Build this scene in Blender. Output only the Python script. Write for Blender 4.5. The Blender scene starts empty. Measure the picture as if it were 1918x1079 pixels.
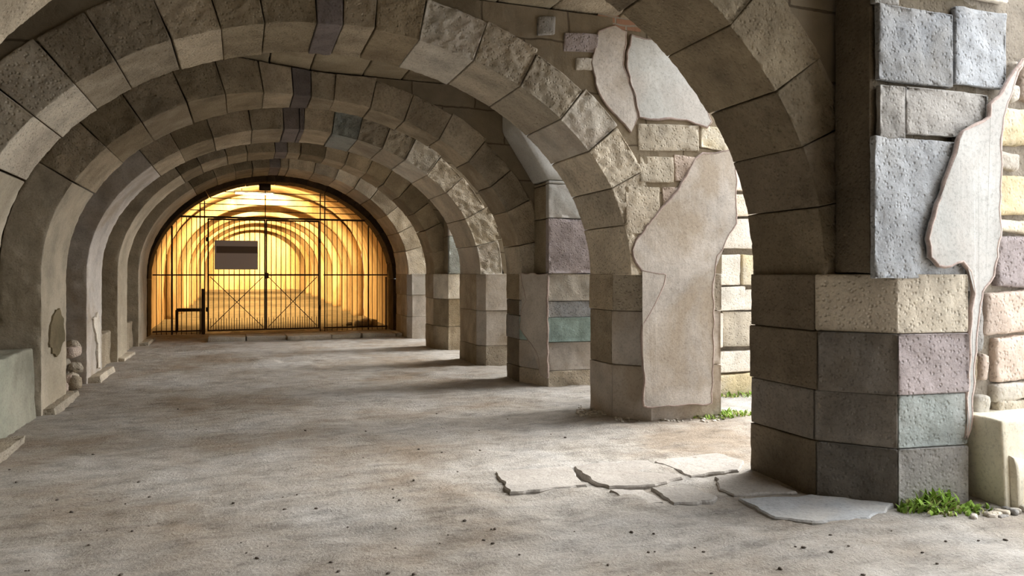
import bpy, bmesh, random
from math import *
from mathutils import Vector, noise
random.seed(11)
sc = bpy.context.scene
COL = sc.collection
# ------------------------------------------------------------------ site survey
F = 1400.0; TH = atan(509/1400.0); H = 1.64; HV = 513.0
CS, SN = cos(TH), sin(TH)
def atY(u, v, Y):                       # point of the plane Y = const seen at a pixel of the survey photo
    t = (u-959)/F
    X = Y*(SN+t*CS)/(CS-t*SN); zc = Y*CS+X*SN
    return X, H+(HV-v)*zc/F
def gnd(u, v):
    zc = H*F/(v-HV); xc = (u-959)/F*zc
    return xc*CS+zc*SN, zc*CS-xc*SN
# ------------------------------------------------------------------ materials
class N:
    def __init__(s, name):
        s.m = bpy.data.materials.new(name); s.m.use_nodes = True
        s.t = s.m.node_tree; s.b = s.t.nodes['Principled BSDF']
    def n(s, typ, **k):
        o = s.t.nodes.new(typ)
        for a, v in k.items():
            if a.startswith('i_'):
                o.inputs[int(a[2:]) if a[2:].isdigit() else a[2:].replace('_', ' ')].default_value = v
            else: setattr(o, a, v)
        return o
    def l(s, a, b): s.t.links.new(a, b)
    def ramp(s, src, stops):
        r = s.n('ShaderNodeValToRGB'); e = r.color_ramp.elements
        while len(e) < len(stops): e.new(.5)
        for x, (p, c) in zip(e, stops):
            x.position = p; x.color = (c[0], c[1], c[2], 1) if hasattr(c, '__len__') else (c, c, c, 1)
        s.l(src, r.inputs[0]); return r.outputs[0]
    def mix(s, f, a, b, blend='MIX'):
        m = s.n('ShaderNodeMix', data_type='RGBA', blend_type=blend)
        for i, x in ((0, f), (6, a), (7, b)):
            if hasattr(x, 'is_output'): s.l(x, m.inputs[i])
            elif i == 0: m.inputs[0].default_value = x
            else: m.inputs[i].default_value = (x[0], x[1], x[2], 1)
        return m.outputs[2]
def stone(name, c, dark=.62, light=1.22, sc=2.2, bump=.9, pit=.6, stain=None, stain_amt=.5, grain=38, var=.22, streak=None):
    """weathered stone: broad tone patches, fine grain, chisel pits, a second stain colour in patches"""
    k = N(name); geo = k.n('ShaderNodeNewGeometry'); P = geo.outputs['Position']
    oi = k.n('ShaderNodeObjectInfo')
    off = k.n('ShaderNodeVectorMath', operation='ADD')
    cmb = k.n('ShaderNodeCombineXYZ'); mu = k.n('ShaderNodeMath', operation='MULTIPLY', i_1=37.0)
    k.l(oi.outputs['Random'], mu.inputs[0]); k.l(mu.outputs[0], cmb.inputs[0]); k.l(mu.outputs[0], cmb.inputs[2])
    if streak:
        mp = k.n('ShaderNodeMapping'); mp.inputs['Scale'].default_value = (1, 1, streak); k.l(P, mp.inputs[0]); P = mp.outputs[0]
    k.l(P, off.inputs[0]); k.l(cmb.outputs[0], off.inputs[1]); V = off.outputs[0]
    n1 = k.n('ShaderNodeTexNoise', i_Scale=sc, i_Detail=7.0, i_Roughness=.62); k.l(V, n1.inputs['Vector'])
    n2 = k.n('ShaderNodeTexNoise', i_Scale=grain, i_Detail=5.0, i_Roughness=.7); k.l(V, n2.inputs['Vector'])
    base = k.ramp(n1.outputs[0], [(.3, [x*dark for x in c]), (.52, c), (.72, [min(1, x*light) for x in c])])
    if stain:
        n3 = k.n('ShaderNodeTexNoise', i_Scale=sc*.55, i_Detail=6.0, i_Roughness=.6, i_Distortion=.6)
        k.l(V, n3.inputs['Vector'])
        f = k.ramp(n3.outputs[0], [(.46, 0), (.62, stain_amt)])
        base = k.mix(f, base, stain)
    g = k.ramp(n2.outputs[0], [(.3, .72), (.5, 1), (.75, 1.0)])
    base = k.mix(1.0, base, g, 'MULTIPLY')
    rv = k.n('ShaderNodeMapRange', i_3=1-var, i_4=1+var); k.l(oi.outputs['Random'], rv.inputs[0])
    base = k.mix(1.0, base, rv.outputs[0], 'MULTIPLY')
    k.l(base, k.b.inputs['Base Color'])
    k.b.inputs['Roughness'].default_value = .93
    k.b.inputs['Specular IOR Level'].default_value = .15
    vo = k.n('ShaderNodeTexVoronoi', i_Scale=grain*.75); k.l(V, vo.inputs['Vector'])
    pv = k.ramp(vo.outputs['Distance'], [(.05, 0), (.4, 1)])
    n4 = k.n('ShaderNodeTexNoise', i_Scale=grain*.32, i_Detail=9.0, i_Roughness=.68); k.l(V, n4.inputs['Vector'])
    hm = k.mix(pit*.4, n4.outputs[0], pv)
    b = k.n('ShaderNodeBump', i_Strength=bump, i_Distance=.045)
    k.l(hm, b.inputs['Height']); k.l(b.outputs[0], k.b.inputs['Normal'])
    return k.m
def masonry(name, c, c2, mortar, w=.55, h=.34, plane='XZ', dark=.7, bump=.5):
    """ashlar courses with uneven joints"""
    k = N(name); geo = k.n('ShaderNodeNewGeometry')
    sp = k.n('ShaderNodeSeparateXYZ'); k.l(geo.outputs['Position'], sp.inputs[0])
    cb = k.n('ShaderNodeCombineXYZ')
    k.l(sp.outputs[plane[0]], cb.inputs[0]); k.l(sp.outputs[plane[1]], cb.inputs[1])
    nz = k.n('ShaderNodeTexNoise', i_Scale=2.0, i_Detail=4.0); k.l(geo.outputs['Position'], nz.inputs['Vector'])
    ds = k.n('ShaderNodeVectorMath', operation='SCALE', i_Scale=.12); k.l(nz.outputs['Color'], ds.inputs[0])
    ad = k.n('ShaderNodeVectorMath', operation='ADD'); k.l(cb.outputs[0], ad.inputs[0]); k.l(ds.outputs[0], ad.inputs[1])
    br = k.n('ShaderNodeTexBrick', i_Scale=1.0)
    for nm, v in (('Color1', c), ('Color2', c2), ('Mortar', mortar)): br.inputs[nm].default_value = (*v, 1)
    br.inputs['Mortar Size'].default_value = .012; br.inputs['Brick Width'].default_value = w; br.inputs['Row Height'].default_value = h
    br.inputs['Mortar Smooth'].default_value = .3; br.offset_frequency = 2
    k.l(ad.outputs[0], br.inputs['Vector'])
    n1 = k.n('ShaderNodeTexNoise', i_Scale=1.6, i_Detail=8.0, i_Roughness=.65); k.l(geo.outputs['Position'], n1.inputs['Vector'])
    g = k.ramp(n1.outputs[0], [(.3, dark), (.55, 1), (.75, 1.15)])
    base = k.mix(1.0, br.outputs['Color'], g, 'MULTIPLY')
    k.l(base, k.b.inputs['Base Color']); k.b.inputs['Roughness'].default_value = .95
    k.b.inputs['Specular IOR Level'].default_value = .12
    n4 = k.n('ShaderNodeTexNoise', i_Scale=14.0, i_Detail=9.0, i_Roughness=.68); k.l(geo.outputs['Position'], n4.inputs['Vector'])
    inv = k.n('ShaderNodeMath', operation='SUBTRACT', i_0=1.0); k.l(br.outputs['Fac'], inv.inputs[1])
    hm = k.mix(.45, n4.outputs[0], inv.outputs[0])
    b = k.n('ShaderNodeBump', i_Strength=bump, i_Distance=.05)
    k.l(hm, b.inputs['Height']); k.l(b.outputs[0], k.b.inputs['Normal'])
    return k.m
def plain(name, c, rough=.6, metal=0.0, emit=None, es=0):
    k = N(name); k.b.inputs['Base Color'].default_value = (*c, 1)
    k.b.inputs['Roughness'].default_value = rough; k.b.inputs['Metallic'].default_value = metal
    if emit:
        k.b.inputs['Emission Color'].default_value = (*emit, 1); k.b.inputs['Emission Strength'].default_value = es
    return k.m
def dirt(name):
    k = N(name); geo = k.n('ShaderNodeNewGeometry'); P = geo.outputs['Position']
    n1 = k.n('ShaderNodeTexNoise', i_Scale=.55, i_Detail=8.0, i_Roughness=.62); k.l(P, n1.inputs['Vector'])
    st = k.n('ShaderNodeMapping'); st.inputs['Scale'].default_value = (1.3, 3.2, 1); st.inputs['Rotation'].default_value = (0, 0, -.25)
    k.l(P, st.inputs[0])
    n2 = k.n('ShaderNodeTexNoise', i_Scale=2.2, i_Detail=8.0, i_Roughness=.7); k.l(st.outputs[0], n2.inputs['Vector'])
    n3 = k.n('ShaderNodeTexNoise', i_Scale=34.0, i_Detail=6.0, i_Roughness=.72); k.l(P, n3.inputs['Vector'])
    c = k.ramp(n1.outputs[0], [(.36, (.345, .285, .225)), (.5, (.44, .405, .362)), (.64, (.535, .515, .49))])
    c2 = k.ramp(n2.outputs[0], [(.30, .62), (.5, 1.0), (.70, 1.2)])
    c3 = k.ramp(n3.outputs[0], [(.28, .66), (.45, 1.0), (.8, 1.1)])
    b1 = k.mix(1.0, c, c2, 'MULTIPLY'); b2 = k.mix(1.0, b1, c3, 'MULTIPLY')
    k.l(b2, k.b.inputs['Base Color']); k.b.inputs['Roughness'].default_value = .95
    k.b.inputs['Specular IOR Level'].default_value = .12
    h1 = k.mix(.5, n2.outputs[0], n3.outputs[0])
    b = k.n('ShaderNodeBump', i_Strength=.9, i_Distance=.06); k.l(h1, b.inputs['Height']); k.l(b.outputs[0], k.b.inputs['Normal'])
    return k.m

M = {}
M['tan'] = stone('tan_ashlar', (.47, .40, .30), stain=(.29, .235, .165), stain_amt=.6)
M['cream'] = stone('cream_tufa', (.56, .50, .405), bump=.8, pit=.9, stain=(.40, .34, .27), stain_amt=.5)
M['shade_stone'] = stone('shade_darkened_stone', (.10, .07, .045), stain=(.05, .035, .025), stain_amt=.6)  # gate arch stone, its deep shade put into the colour
M['haunch'] = stone('worn_cream_plaster', (.54, .48, .38), bump=.45, pit=.2, sc=1.5, stain=(.36, .31, .23), stain_amt=.6, var=.06)
M['olive'] = stone('dark_olive_plaster', (.20, .165, .105), bump=.4, pit=.2, sc=1.6, stain=(.13, .115, .07), stain_amt=.6, var=.05)
M['umber'] = stone('dark_brown_stone', (.20, .165, .12), bump=.8, stain=(.13, .105, .075), stain_amt=.5)
M['dusk'] = stone('dark_grey_andesite', (.215, .195, .17), bump=.8, stain=(.17, .14, .105), stain_amt=.5)
M['brown'] = stone('brown_ashlar', (.32, .265, .185), stain=(.19, .15, .10), stain_amt=.6)
M['grey'] = stone('grey_andesite', (.41, .39, .365), bump=1.0, stain=(.25, .25, .24), stain_amt=.5)
M['blue'] = stone('blue_grey_andesite', (.40, .415, .435), bump=1.0, pit=.8, stain=(.47, .455, .43), stain_amt=.6)
M['purple'] = stone('purple_andesite', (.42, .365, .365), bump=1.0, pit=.8, stain=(.33, .29, .28), stain_amt=.4)
M['key'] = stone('dark_purple_andesite', (.19, .165, .16), bump=.5)
M['green'] = stone('green_grey_andesite', (.38, .415, .40), bump=1.0, stain=(.42, .42, .40), stain_amt=.5)
M['teal'] = stone('teal_stone', (.34, .45, .43), bump=.5)
M['pink'] = stone('pink_tufa', (.56, .46, .39), bump=.8, pit=.9)
M['yellow'] = stone('yellow_limestone', (.62, .52, .33), bump=.7, pit=.7, stain=(.62, .58, .50), stain_amt=.7)
M['white'] = stone('white_limestone', (.66, .62, .55), bump=.7, stain=(.56, .48, .40), stain_amt=.5)
M['marble'] = stone('weathered_marble', (.64, .60, .49), bump=.25, pit=.2, stain=(.55, .50, .38), stain_amt=.5, dark=.85)
M['plaster'] = stone('lime_plaster', (.56, .52, .48), bump=.28, pit=.15, dark=.68, sc=1.9, stain=(.40, .33, .25), stain_amt=.75, var=.06)
M['plaster_light'] = stone('white_plaster', (.52, .52, .50), bump=.22, pit=.1, dark=.82, sc=1.5, stain=(.47, .42, .38), stain_amt=.5, var=.05)
M['render'] = stone('pink_plaster_lip', (.50, .40, .36), bump=.5, pit=.3)
M['bench'] = stone('green_limewash', (.46, .445, .36), bump=.3, pit=.2, sc=1.6, stain=(.36, .385, .31), stain_amt=.7)
M['spandrel'] = masonry('dark_spandrel_masonry', (.22, .18, .125), (.26, .215, .155), (.12, .095, .065), w=.95, h=.52)
M['wall'] = stone('sooty_plaster', (.27, .225, .155), bump=.35, pit=.2, sc=1.2, stain=(.17, .14, .09), stain_amt=.7)
M['slab'] = stone('ceiling_slab_stone', (.37, .315, .225), bump=.45, pit=.4, sc=1.6, stain=(.24, .19, .13), stain_amt=.6)
M['brick'] = masonry('red_brick', (.40, .22, .14), (.33, .19, .13), (.33, .29, .24), w=.26, h=.075)
M['rubble'] = masonry('rubble_masonry', (.60, .52, .38), (.66, .61, .50), (.42, .37, .30), w=.42, h=.26, bump=.8)
M['mortar'] = stone('rubble_mortar', (.31, .27, .22), bump=.8, pit=.6)
M['dirt'] = dirt('packed_dirt')
M['dirt_dark'] = stone('dark_tunnel_earth', (.12, .10, .07), bump=.6, stain=(.17, .14, .10))
M['paver'] = stone('paving_limestone', (.405, .378, .348), bump=.4, pit=.3, sc=2.5, dark=.8, stain=(.35, .315, .28), stain_amt=.5, var=.06)
M['paver_blue'] = stone('blue_paving', (.44, .45, .46), bump=.35, pit=.3, sc=2.5, dark=.85, stain=(.47, .43, .38), stain_amt=.5, var=.05)
M['pebble'] = stone('dark_pebble', (.13, .11, .095), bump=.2)
M['chip'] = stone('pale_chip', (.58, .54, .48), bump=.3)
M['iron'] = plain('rusty_iron', (.055, .032, .02), .6, .3)
M['iron_light'] = plain('painted_iron', (.42, .30, .16), .55, .0)
M['sign'] = plain('grey_board', (.78, .70, .72), .6)
M['sign_dark'] = plain('dark_strip', (.2, .14, .11), .4)
M['tube'] = plain('tube', (.9, .9, .8), .5, 0, (1.0, .82, .48), 14)
M['tunnel'] = stone('tunnel_plaster', (.52, .39, .24), bump=.4, pit=.2, dark=.5, sc=1.7, stain=(.26, .17, .08), stain_amt=.85, var=.1, streak=.16)
M['leaf'] = stone('leaf_green', (.30, .46, .09), bump=0, pit=0, sc=6, light=1.7)
M['dry'] = stone('dry_grass', (.48, .47, .22), bump=0, pit=0, sc=6)
# ------------------------------------------------------------------ object helpers
def empty(name, label, cat, loc, group=None):
    o = bpy.data.objects.new(name, None); COL.objects.link(o); o.location = loc
    o.empty_display_size = .2; tag(o, label, cat, group); return o
def tag(o, label=None, cat=None, group=None, kind=None):
    if label: o['label'] = label
    if cat: o['category'] = cat
    if group: o['group'] = group
    if kind: o['kind'] = kind
    return o
def wloc(p):
    v = Vector((0, 0, 0))
    while p: v += p.location; p = p.parent
    return v
def obj(name, bm, mat, parent=None, smooth=True, origin=None):
    o0 = wloc(parent)
    if origin is not None: o0 = o0+Vector(origin)
    bmesh.ops.recalc_face_normals(bm, faces=bm.faces[:])
    if o0.length > 0:
        for v in bm.verts: v.co -= o0
    me = bpy.data.meshes.new(name); bm.to_mesh(me); bm.free()
    if smooth:
        for p in me.polygons: p.use_smooth = True
    me.materials.append(M[mat] if isinstance(mat, str) else mat)
    o = bpy.data.objects.new(name, me); COL.objects.link(o)
    if parent: o.parent = parent
    if origin is not None: o.location = origin
    return o
def block(bm, dims, fn, res=.05, rad=.012, amp=.008, rough=None, seed=0.0, fscale=5.0):
    """rounded, hewn stone: a box surface grid with softened arrises and chisel relief, carried by fn(u,v,w) to its place.
    rough = {(axis,sign): amplitude} for faces dressed more coarsely"""
    n = [max(3, min(80, int(round(d/res))+2)) for d in dims]
    h = [d/2 for d in dims]; r = min(rad, *[x*.8 for x in h]); V = {}
    sv = Vector((seed*3.1, seed*1.7, seed*5.3))
    def gpos(a, b, c):
        if a == 0: return -c
        if a == b: return c
        e = c-r*1.05; return -e+2*e*(a-1)/(b-2)
    def vert(i, j, k):
        key = (i, j, k)
        if key in V: return V[key]
        g = [gpos(a, b, c) for a, b, c in zip((i, j, k), n, h)]
        q = Vector([max(-c+r, min(c-r, x)) for x, c in zip(g, h)])
        d = Vector(g)-q
        nl = d.normalized() if d.length > 1e-9 else Vector((0, 0, 1))
        p = q+nl*r
        a = amp
        if rough:
            for (ax, sg), am in rough.items():
                if nl[ax]*sg > .6: a = am
        f = noise.fractal(p*fscale+sv, .8, 2.1, 4)
        f2 = noise.noise(p*fscale*.35+sv*1.3)
        p = p+nl*(a*(f*.9+f2*.7)-a*.6)
        V[key] = bm.verts.new(fn(*[.5+x/(2*c) for x, c in zip(p, h)])); return V[key]
    for ax in range(3):
        b, c = [(1, 2), (2, 0), (0, 1)][ax]
        for side in (0, n[ax]):
            for x in range(n[b]):
                for y in range(n[c]):
                    ids = []
                    for dx, dy in ((0, 0), (1, 0), (1, 1), (0, 1)):
                        t = [0, 0, 0]; t[ax] = side; t[b] = x+dx; t[c] = y+dy; ids.append(vert(*t))
                    try: bm.faces.new(ids if side else ids[::-1])
                    except ValueError: pass
SEED = [0]
def nseed(): SEED[0] += 1; return SEED[0]*.731
def boxblock(x0, x1, y0, y1, z0, z1, name, mat, parent=None, res=.05, rad=.012, amp=.008, rough=None, gap=.002, skew=0, fscale=5.0):
    bm = bmesh.new(); s = nseed(); rnd = random.Random(int(s*1000))
    x0 += gap; x1 -= gap; y0 += gap; y1 -= gap; z0 += gap; z1 -= gap
    k = [rnd.uniform(-skew, skew) for _ in range(8)]
    def fn(u, v, w):
        x = x0+(x1-x0)*u+k[0]*(w-.5)+k[1]*(v-.5); y = y0+(y1-y0)*v+k[2]*(w-.5)+k[3]*(u-.5)
        z = z0+(z1-z0)*w+k[4]*(u-.5)*2
        return Vector((x, y, z))
    block(bm, (x1-x0, y1-y0, z1-z0), fn, res, rad, amp, rough, s, fscale)
    return obj(name, bm, mat, parent)
def quadblock(q, z0, z1, name, mat, parent, res=.05, rad=.012, amp=.008, rough=None, gap=.0025):
    """stone on a four-cornered plan q (counter-clockwise from front-left)"""
    bm = bmesh.new(); s = nseed(); c = sum((Vector(p) for p in q), Vector((0, 0)))/4
    Q = [Vector(p)+(c-Vector(p)).normalized()*gap for p in q]
    dx = max((Q[1]-Q[0]).length, (Q[2]-Q[3]).length); dy = max((Q[3]-Q[0]).length, (Q[2]-Q[1]).length)
    def fn(u, v, w):
        p = (Q[0]*(1-u)+Q[1]*u)*(1-v)+(Q[3]*(1-u)+Q[2]*u)*v
        return Vector((p.x, p.y, z0+gap+(z1-z0-2*gap)*w))
    block(bm, (dx, dy, z1-z0), fn, res, rad, amp, rough, s)
    return obj(name, bm, mat, parent)
def jag(pts, step=.07, amp=.012, seed=1.0, closed=True):
    out = []; n = len(pts)
    for i in range(n if closed else n-1):
        a = Vector(pts[i]); b = Vector(pts[(i+1) % n]); L = (b-a).length; m = max(1, int(L/step))
        for j in range(m):
            p = a.lerp(b, j/m)
            out.append(p+Vector((noise.noise((p.x*9+seed, p.y*9, seed)), noise.noise((p.x*9, p.y*9+seed, seed+7.7))))*amp*2)
    return out
def patch(name, pts, Y, th, mat, parent, lip='render', seed=1.0, amp=.012, plan=None):
    o = patch_flat(name, pts, Y, th, mat, parent, lip, seed, amp)
    if plan:                                   # plan = (x, y, angle): swing the skin onto a canted face
        x, y, an = plan; po = wloc(parent); ca, sa = cos(an), sin(an)
        for q in [o]+list(o.children):
            for v in q.data.vertices:
                d = v.co; px_, py_ = d.x, d.y
                v.co = (x+px_*ca-py_*sa-po.x, y+px_*sa+py_*ca-po.y, d.z+po.z)
    return o
def patch_flat(name, pts, Y, th, mat, parent, lip='render', seed=1.0, amp=.012):
    """plaster skin on a wall that faces -Y: outline in (X,Z), worn edge, own thickness"""
    bm = bmesh.new(); P = jag(pts, .05, amp, seed)
    fr = [bm.verts.new((p.x, Y-th+.008*noise.noise((p.x*3, p.y*3, seed)), p.y)) for p in P]
    bk = [bm.verts.new((p.x, Y+.01, p.y)) for p in P]
    f = bm.faces.new(fr); n = len(P)
    for i in range(n):
        bm.faces.new((fr[i], bk[i], bk[(i+1) % n], fr[(i+1) % n]))
    bmesh.ops.triangulate(bm, faces=[f])
    o = obj(name, bm, mat, parent, smooth=False)
    if lip:
        c = sum(P, Vector((0, 0)))/n; b2 = bmesh.new(); rings = []
        for i in range(n):
            t = (P[(i+1) % n]-P[i-1]).normalized(); nn = Vector((t.y, -t.x)); w = .012+.008*noise.noise((P[i].x*4, P[i].y*4, seed+3))
            ring = []
            for a in range(6):
                an = a/6*2*pi; q = P[i]+nn*cos(an)*w
                ring.append(b2.verts.new((q.x, Y-th*.55-sin(an)*th*.62, q.y)))
            rings.append(ring)
        for i in range(n):
            for a in range(6):
                b2.faces.new((rings[i][a], rings[i][(a+1) % 6], rings[(i+1) % n][(a+1) % 6], rings[(i+1) % n][a]))
        obj('broken_edge', b2, lip, o)
    return o
def tube(bm, a, b, r, seg=8):
    a = Vector(a); b = Vector(b); d = (b-a).normalized()
    x = d.orthogonal().normalized(); y = d.cross(x); R = []
    for p in (a, b): R.append([bm.verts.new(p+(x*cos(2*pi*i/seg)+y*sin(2*pi*i/seg))*r) for i in range(seg)])
    for i in range(seg): bm.faces.new((R[0][i], R[0][(i+1) % seg], R[1][(i+1) % seg], R[1][i]))
    bm.faces.new(R[0][::-1]); bm.faces.new(R[1])
def cube(bm, x0, x1, y0, y1, z0, z1):
    v = [bm.verts.new((x, y, z)) for z in (z0, z1) for y in (y0, y1) for x in (x0, x1)]
    for f in ((0, 2, 3, 1), (4, 5, 7, 6), (0, 1, 5, 4), (2, 6, 7, 3), (0, 4, 6, 2), (1, 3, 7, 5)): bm.faces.new([v[i] for i in f])
# ------------------------------------------------------------------ arches
CEIL = 4.42; XR = 5.2; RV = .46
# number, front Y, back Y, pilaster front Y (or None), centre x, half width, spring z, crown z
ARCH = [
 (1, 4.39, 5.22, 4.00, 1.12, 2.93, 1.64, 4.14),
 (2, 7.22, 8.25, None, .94, 3.07, 1.64, 4.00),
 (3, 10.60, 11.30, 10.00, .93, 3.08, 1.64, 4.05),
 (4, 12.70, 14.00, None, .93, 3.08, 1.64, 4.00),
 (5, 16.00, 16.85, 15.50, .93, 3.08, 1.64, 4.12),
 (6, 18.70, 20.30, None, .93, 3.08, 1.64, 4.18),
]
LAB = {1: 'nearest stone arch, mostly above the frame, landing on the blue and purple block pier',
       2: 'second stone arch with rough cream face blocks, landing on the plastered eight-sided pier',
       3: 'third stone arch from the front, landing on the dark pier with the big plaster patch',
       4: 'fourth stone arch with very rough pitted pale face blocks on its right side',
       5: 'fifth stone arch from the front, second before the iron gate',
       6: 'sixth and smallest-looking stone arch, right before the dark gate arch'}
LL = {1: 'pale left arch foot at the left edge of the photo, nearest of all', 2: 'pale left arch foot hugging the left edge beside the green bench wall',
      3: 'left arch foot with a dark patch and a pale plinth, second along the left wall', 4: 'whitish left arch foot standing on a small plinth, in the middle of the left row',
      5: 'narrow tan left arch foot, second last before the gate', 6: 'last left arch foot touching the gate arch'}
def dens(i): return [0, .026, .026, .035, .04, .06, .07][i]
HAUNCH = {1: .84, 2: .87, 3: .86, 4: .80, 5: .74, 6: .72}
YFL = {3: 9.95, 5: 15.6}
def voussoirs(root, i, yf, yb, cx, a, zs, zc, mats, keymat='key', ztop=CEIL, seed=0, rfront=.016):
    b = zc-zs; rnd = random.Random(40+i+seed)
    S = [0]; n = 400
    P = [(cx+a*cos(pi*k/n), zs+b*sin(pi*k/n)) for k in range(n+1)]
    for k in range(n): S.append(S[-1]+hypot(P[k+1][0]-P[k][0], P[k+1][1]-P[k][1]))
    L = S[-1]
    def phi(s):
        lo, hi = 0, n
        while hi-lo > 1:
            m = (lo+hi)//2
            if S[m] <= s: lo = m
            else: hi = m
        return pi*(lo+(s-S[lo])/(S[hi]-S[lo]))/n
    cuts = [0]; key = L*.515
    while cuts[-1] < key-.62: cuts.append(cuts[-1]+rnd.uniform(.42, .6))
    cuts += [key-.11, key+.13]
    while cuts[-1] < L*HAUNCH.get(i, .76)-.3: cuts.append(cuts[-1]+rnd.uniform(.38, .6))
    cuts.append(L if seed else L+1.70); yfl = YFL.get(i, yf) if not seed else yf
    for s0, s1 in zip(cuts[:-1], cuts[1:]):
        low = s0 == 0
        if low and not seed: s0 = -.014
        sd = nseed(); dy = rnd.uniform(-.012, .012); dr = rnd.uniform(-.008, .008); g = (.003+.003*rnd.random()) if not low else .0005
        iskey = abs((s0+s1)/2-key) < .15
        tilt = rnd.uniform(-.012, .012)
        depth = RV+rnd.uniform(-.05, .06)
        right = s1 < L*.45
        bm = bmesh.new()
        def fn(u, v, w):
            s = s0+g+(s1-s0-2*g)*u+tilt*(v-.5)
            ph = phi(max(0, min(L-1e-4, s))); dn = max(0, s-L)-min(0, s) if not seed else 0
            nx, nz = b*cos(ph), a*sin(ph); m = hypot(nx, nz); nx /= m; nz /= m
            rr = dr+depth*v; x = cx+a*cos(ph)+nx*rr; z = zs+b*sin(ph)+nz*rr-dn
            tt = max(0, min(1, (s/L-.45)/.25)); y0 = yf+dy+(yfl-yf)*tt*tt*(3-2*tt)
            y = y0+(yb-y0)*w
            return Vector((x, y, min(z, ztop-.004-.002*v)))
        block(bm, (s1-s0, depth, yb-yf), fn, max(.045, dens(i)) if s1 > L+.01 else dens(i), .013, .007, {(2, -1): rfront if right else .010, (1, -1): .008, (0, 1): .001, (0, -1): .001}, sd, 15.0)
        mt = keymat if iskey else 'haunch' if s1 > L+.01 else rnd.choice(mats[0] if right else mats[1])
        if mt == 'haunch':
            FOOT[i] = (cx-a, yfl, yb)
            mt = {4: 'plaster', 2: 'haunch'}.get(i, mt); foot = empty('arch_foot', LL[i], 'pilaster', (cx-a-.2, (yfl+yb)/2, 0), 'arch feet along the left wall')
            obj('plastered_shaft', bm, mt, foot); FROOT[i] = foot
            boxblock(cx-a-.2, cx-a+rnd.uniform(.1, .2), yfl+.1, yb+.15, -.06, .07, 'plinth', 'cream', foot, .06, .012, .012, skew=.03); continue
        o = obj('voussoir', bm, mt, root)
        if iskey: o['label'] = 'dark purple crown stone'
def spandrel(root, i, yf, yb, cx, a, zs, zc, xl, xr, ztop, mat, rec=.03, xl_b=0.0, xr_b=1.64):
    b = zc-zs+RV-.05; A = a+RV-.05
    bm = bmesh.new(); n = 110; cols = []
    for k in range(n+1):
        x = xl+(xr-xl)*k/n; t = (x-cx)/A
        if abs(t) < 1: zb = zs+b*sqrt(1-t*t)
        else: zb = xl_b if x < cx else xr_b
        zb = min(zb, ztop-.02)
        cols.append((x, zb))
    m = 8; G = []
    for side, y in ((0, yf+rec), (1, yb-rec)):
        g = []
        for x, zb in cols:
            g.append([bm.verts.new((x, y+(.010*noise.fractal((x*4, zb+(ztop-zb)*j/m*4, y), .8, 2, 3)), zb+(ztop-zb)*j/m)) for j in range(m+1)])
        G.append(g)
    for g in G:
        for k in range(n):
            for j in range(m): bm.faces.new((g[k][j], g[k+1][j], g[k+1][j+1], g[k][j+1]))
    for k in range(n):
        for j in (0, m): bm.faces.new((G[0][k][j], G[0][k+1][j], G[1][k+1][j], G[1][k][j]))
    for k in (0, n):
        for j in range(m): bm.faces.new((G[0][k][j], G[0][k][j+1], G[1][k][j+1], G[1][k][j]))
    return obj('spandrel', bm, mat, root, smooth=False)
MIX = {1: (['brown', 'umber', 'brown'], ['tan', 'brown']),
       2: (['cream', 'cream', 'white'], ['tan', 'tan', 'cream', 'brown']),
       3: (['tan', 'cream', 'tan'], ['tan', 'brown', 'tan']),
       4: (['cream', 'cream', 'white', 'cream', 'green'], ['tan', 'tan', 'brown']),
       5: (['tan', 'brown'], ['tan', 'tan', 'brown']),
       6: (['cream', 'tan'], ['tan', 'brown'])}
ROOT = {}; FOOT = {}; FROOT = {}
for (i, yf, yb, yp, cx, a, zs, zc) in ARCH:
    r = empty('stone_arch', LAB[i], 'arch', (cx, (yf+yb)/2, zs), 'transverse arches of the vaulted gallery')
    ROOT[i] = r
    voussoirs(r, i, yf, yb, cx, a, zs, zc, MIX[i], rfront={1: .020, 2: .020, 4: .032}.get(i, .018))
    spandrel(r, i, yf, yb, cx, a, zs, zc, -2.74, XR, 4.95 if False else CEIL, 'spandrel')
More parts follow.
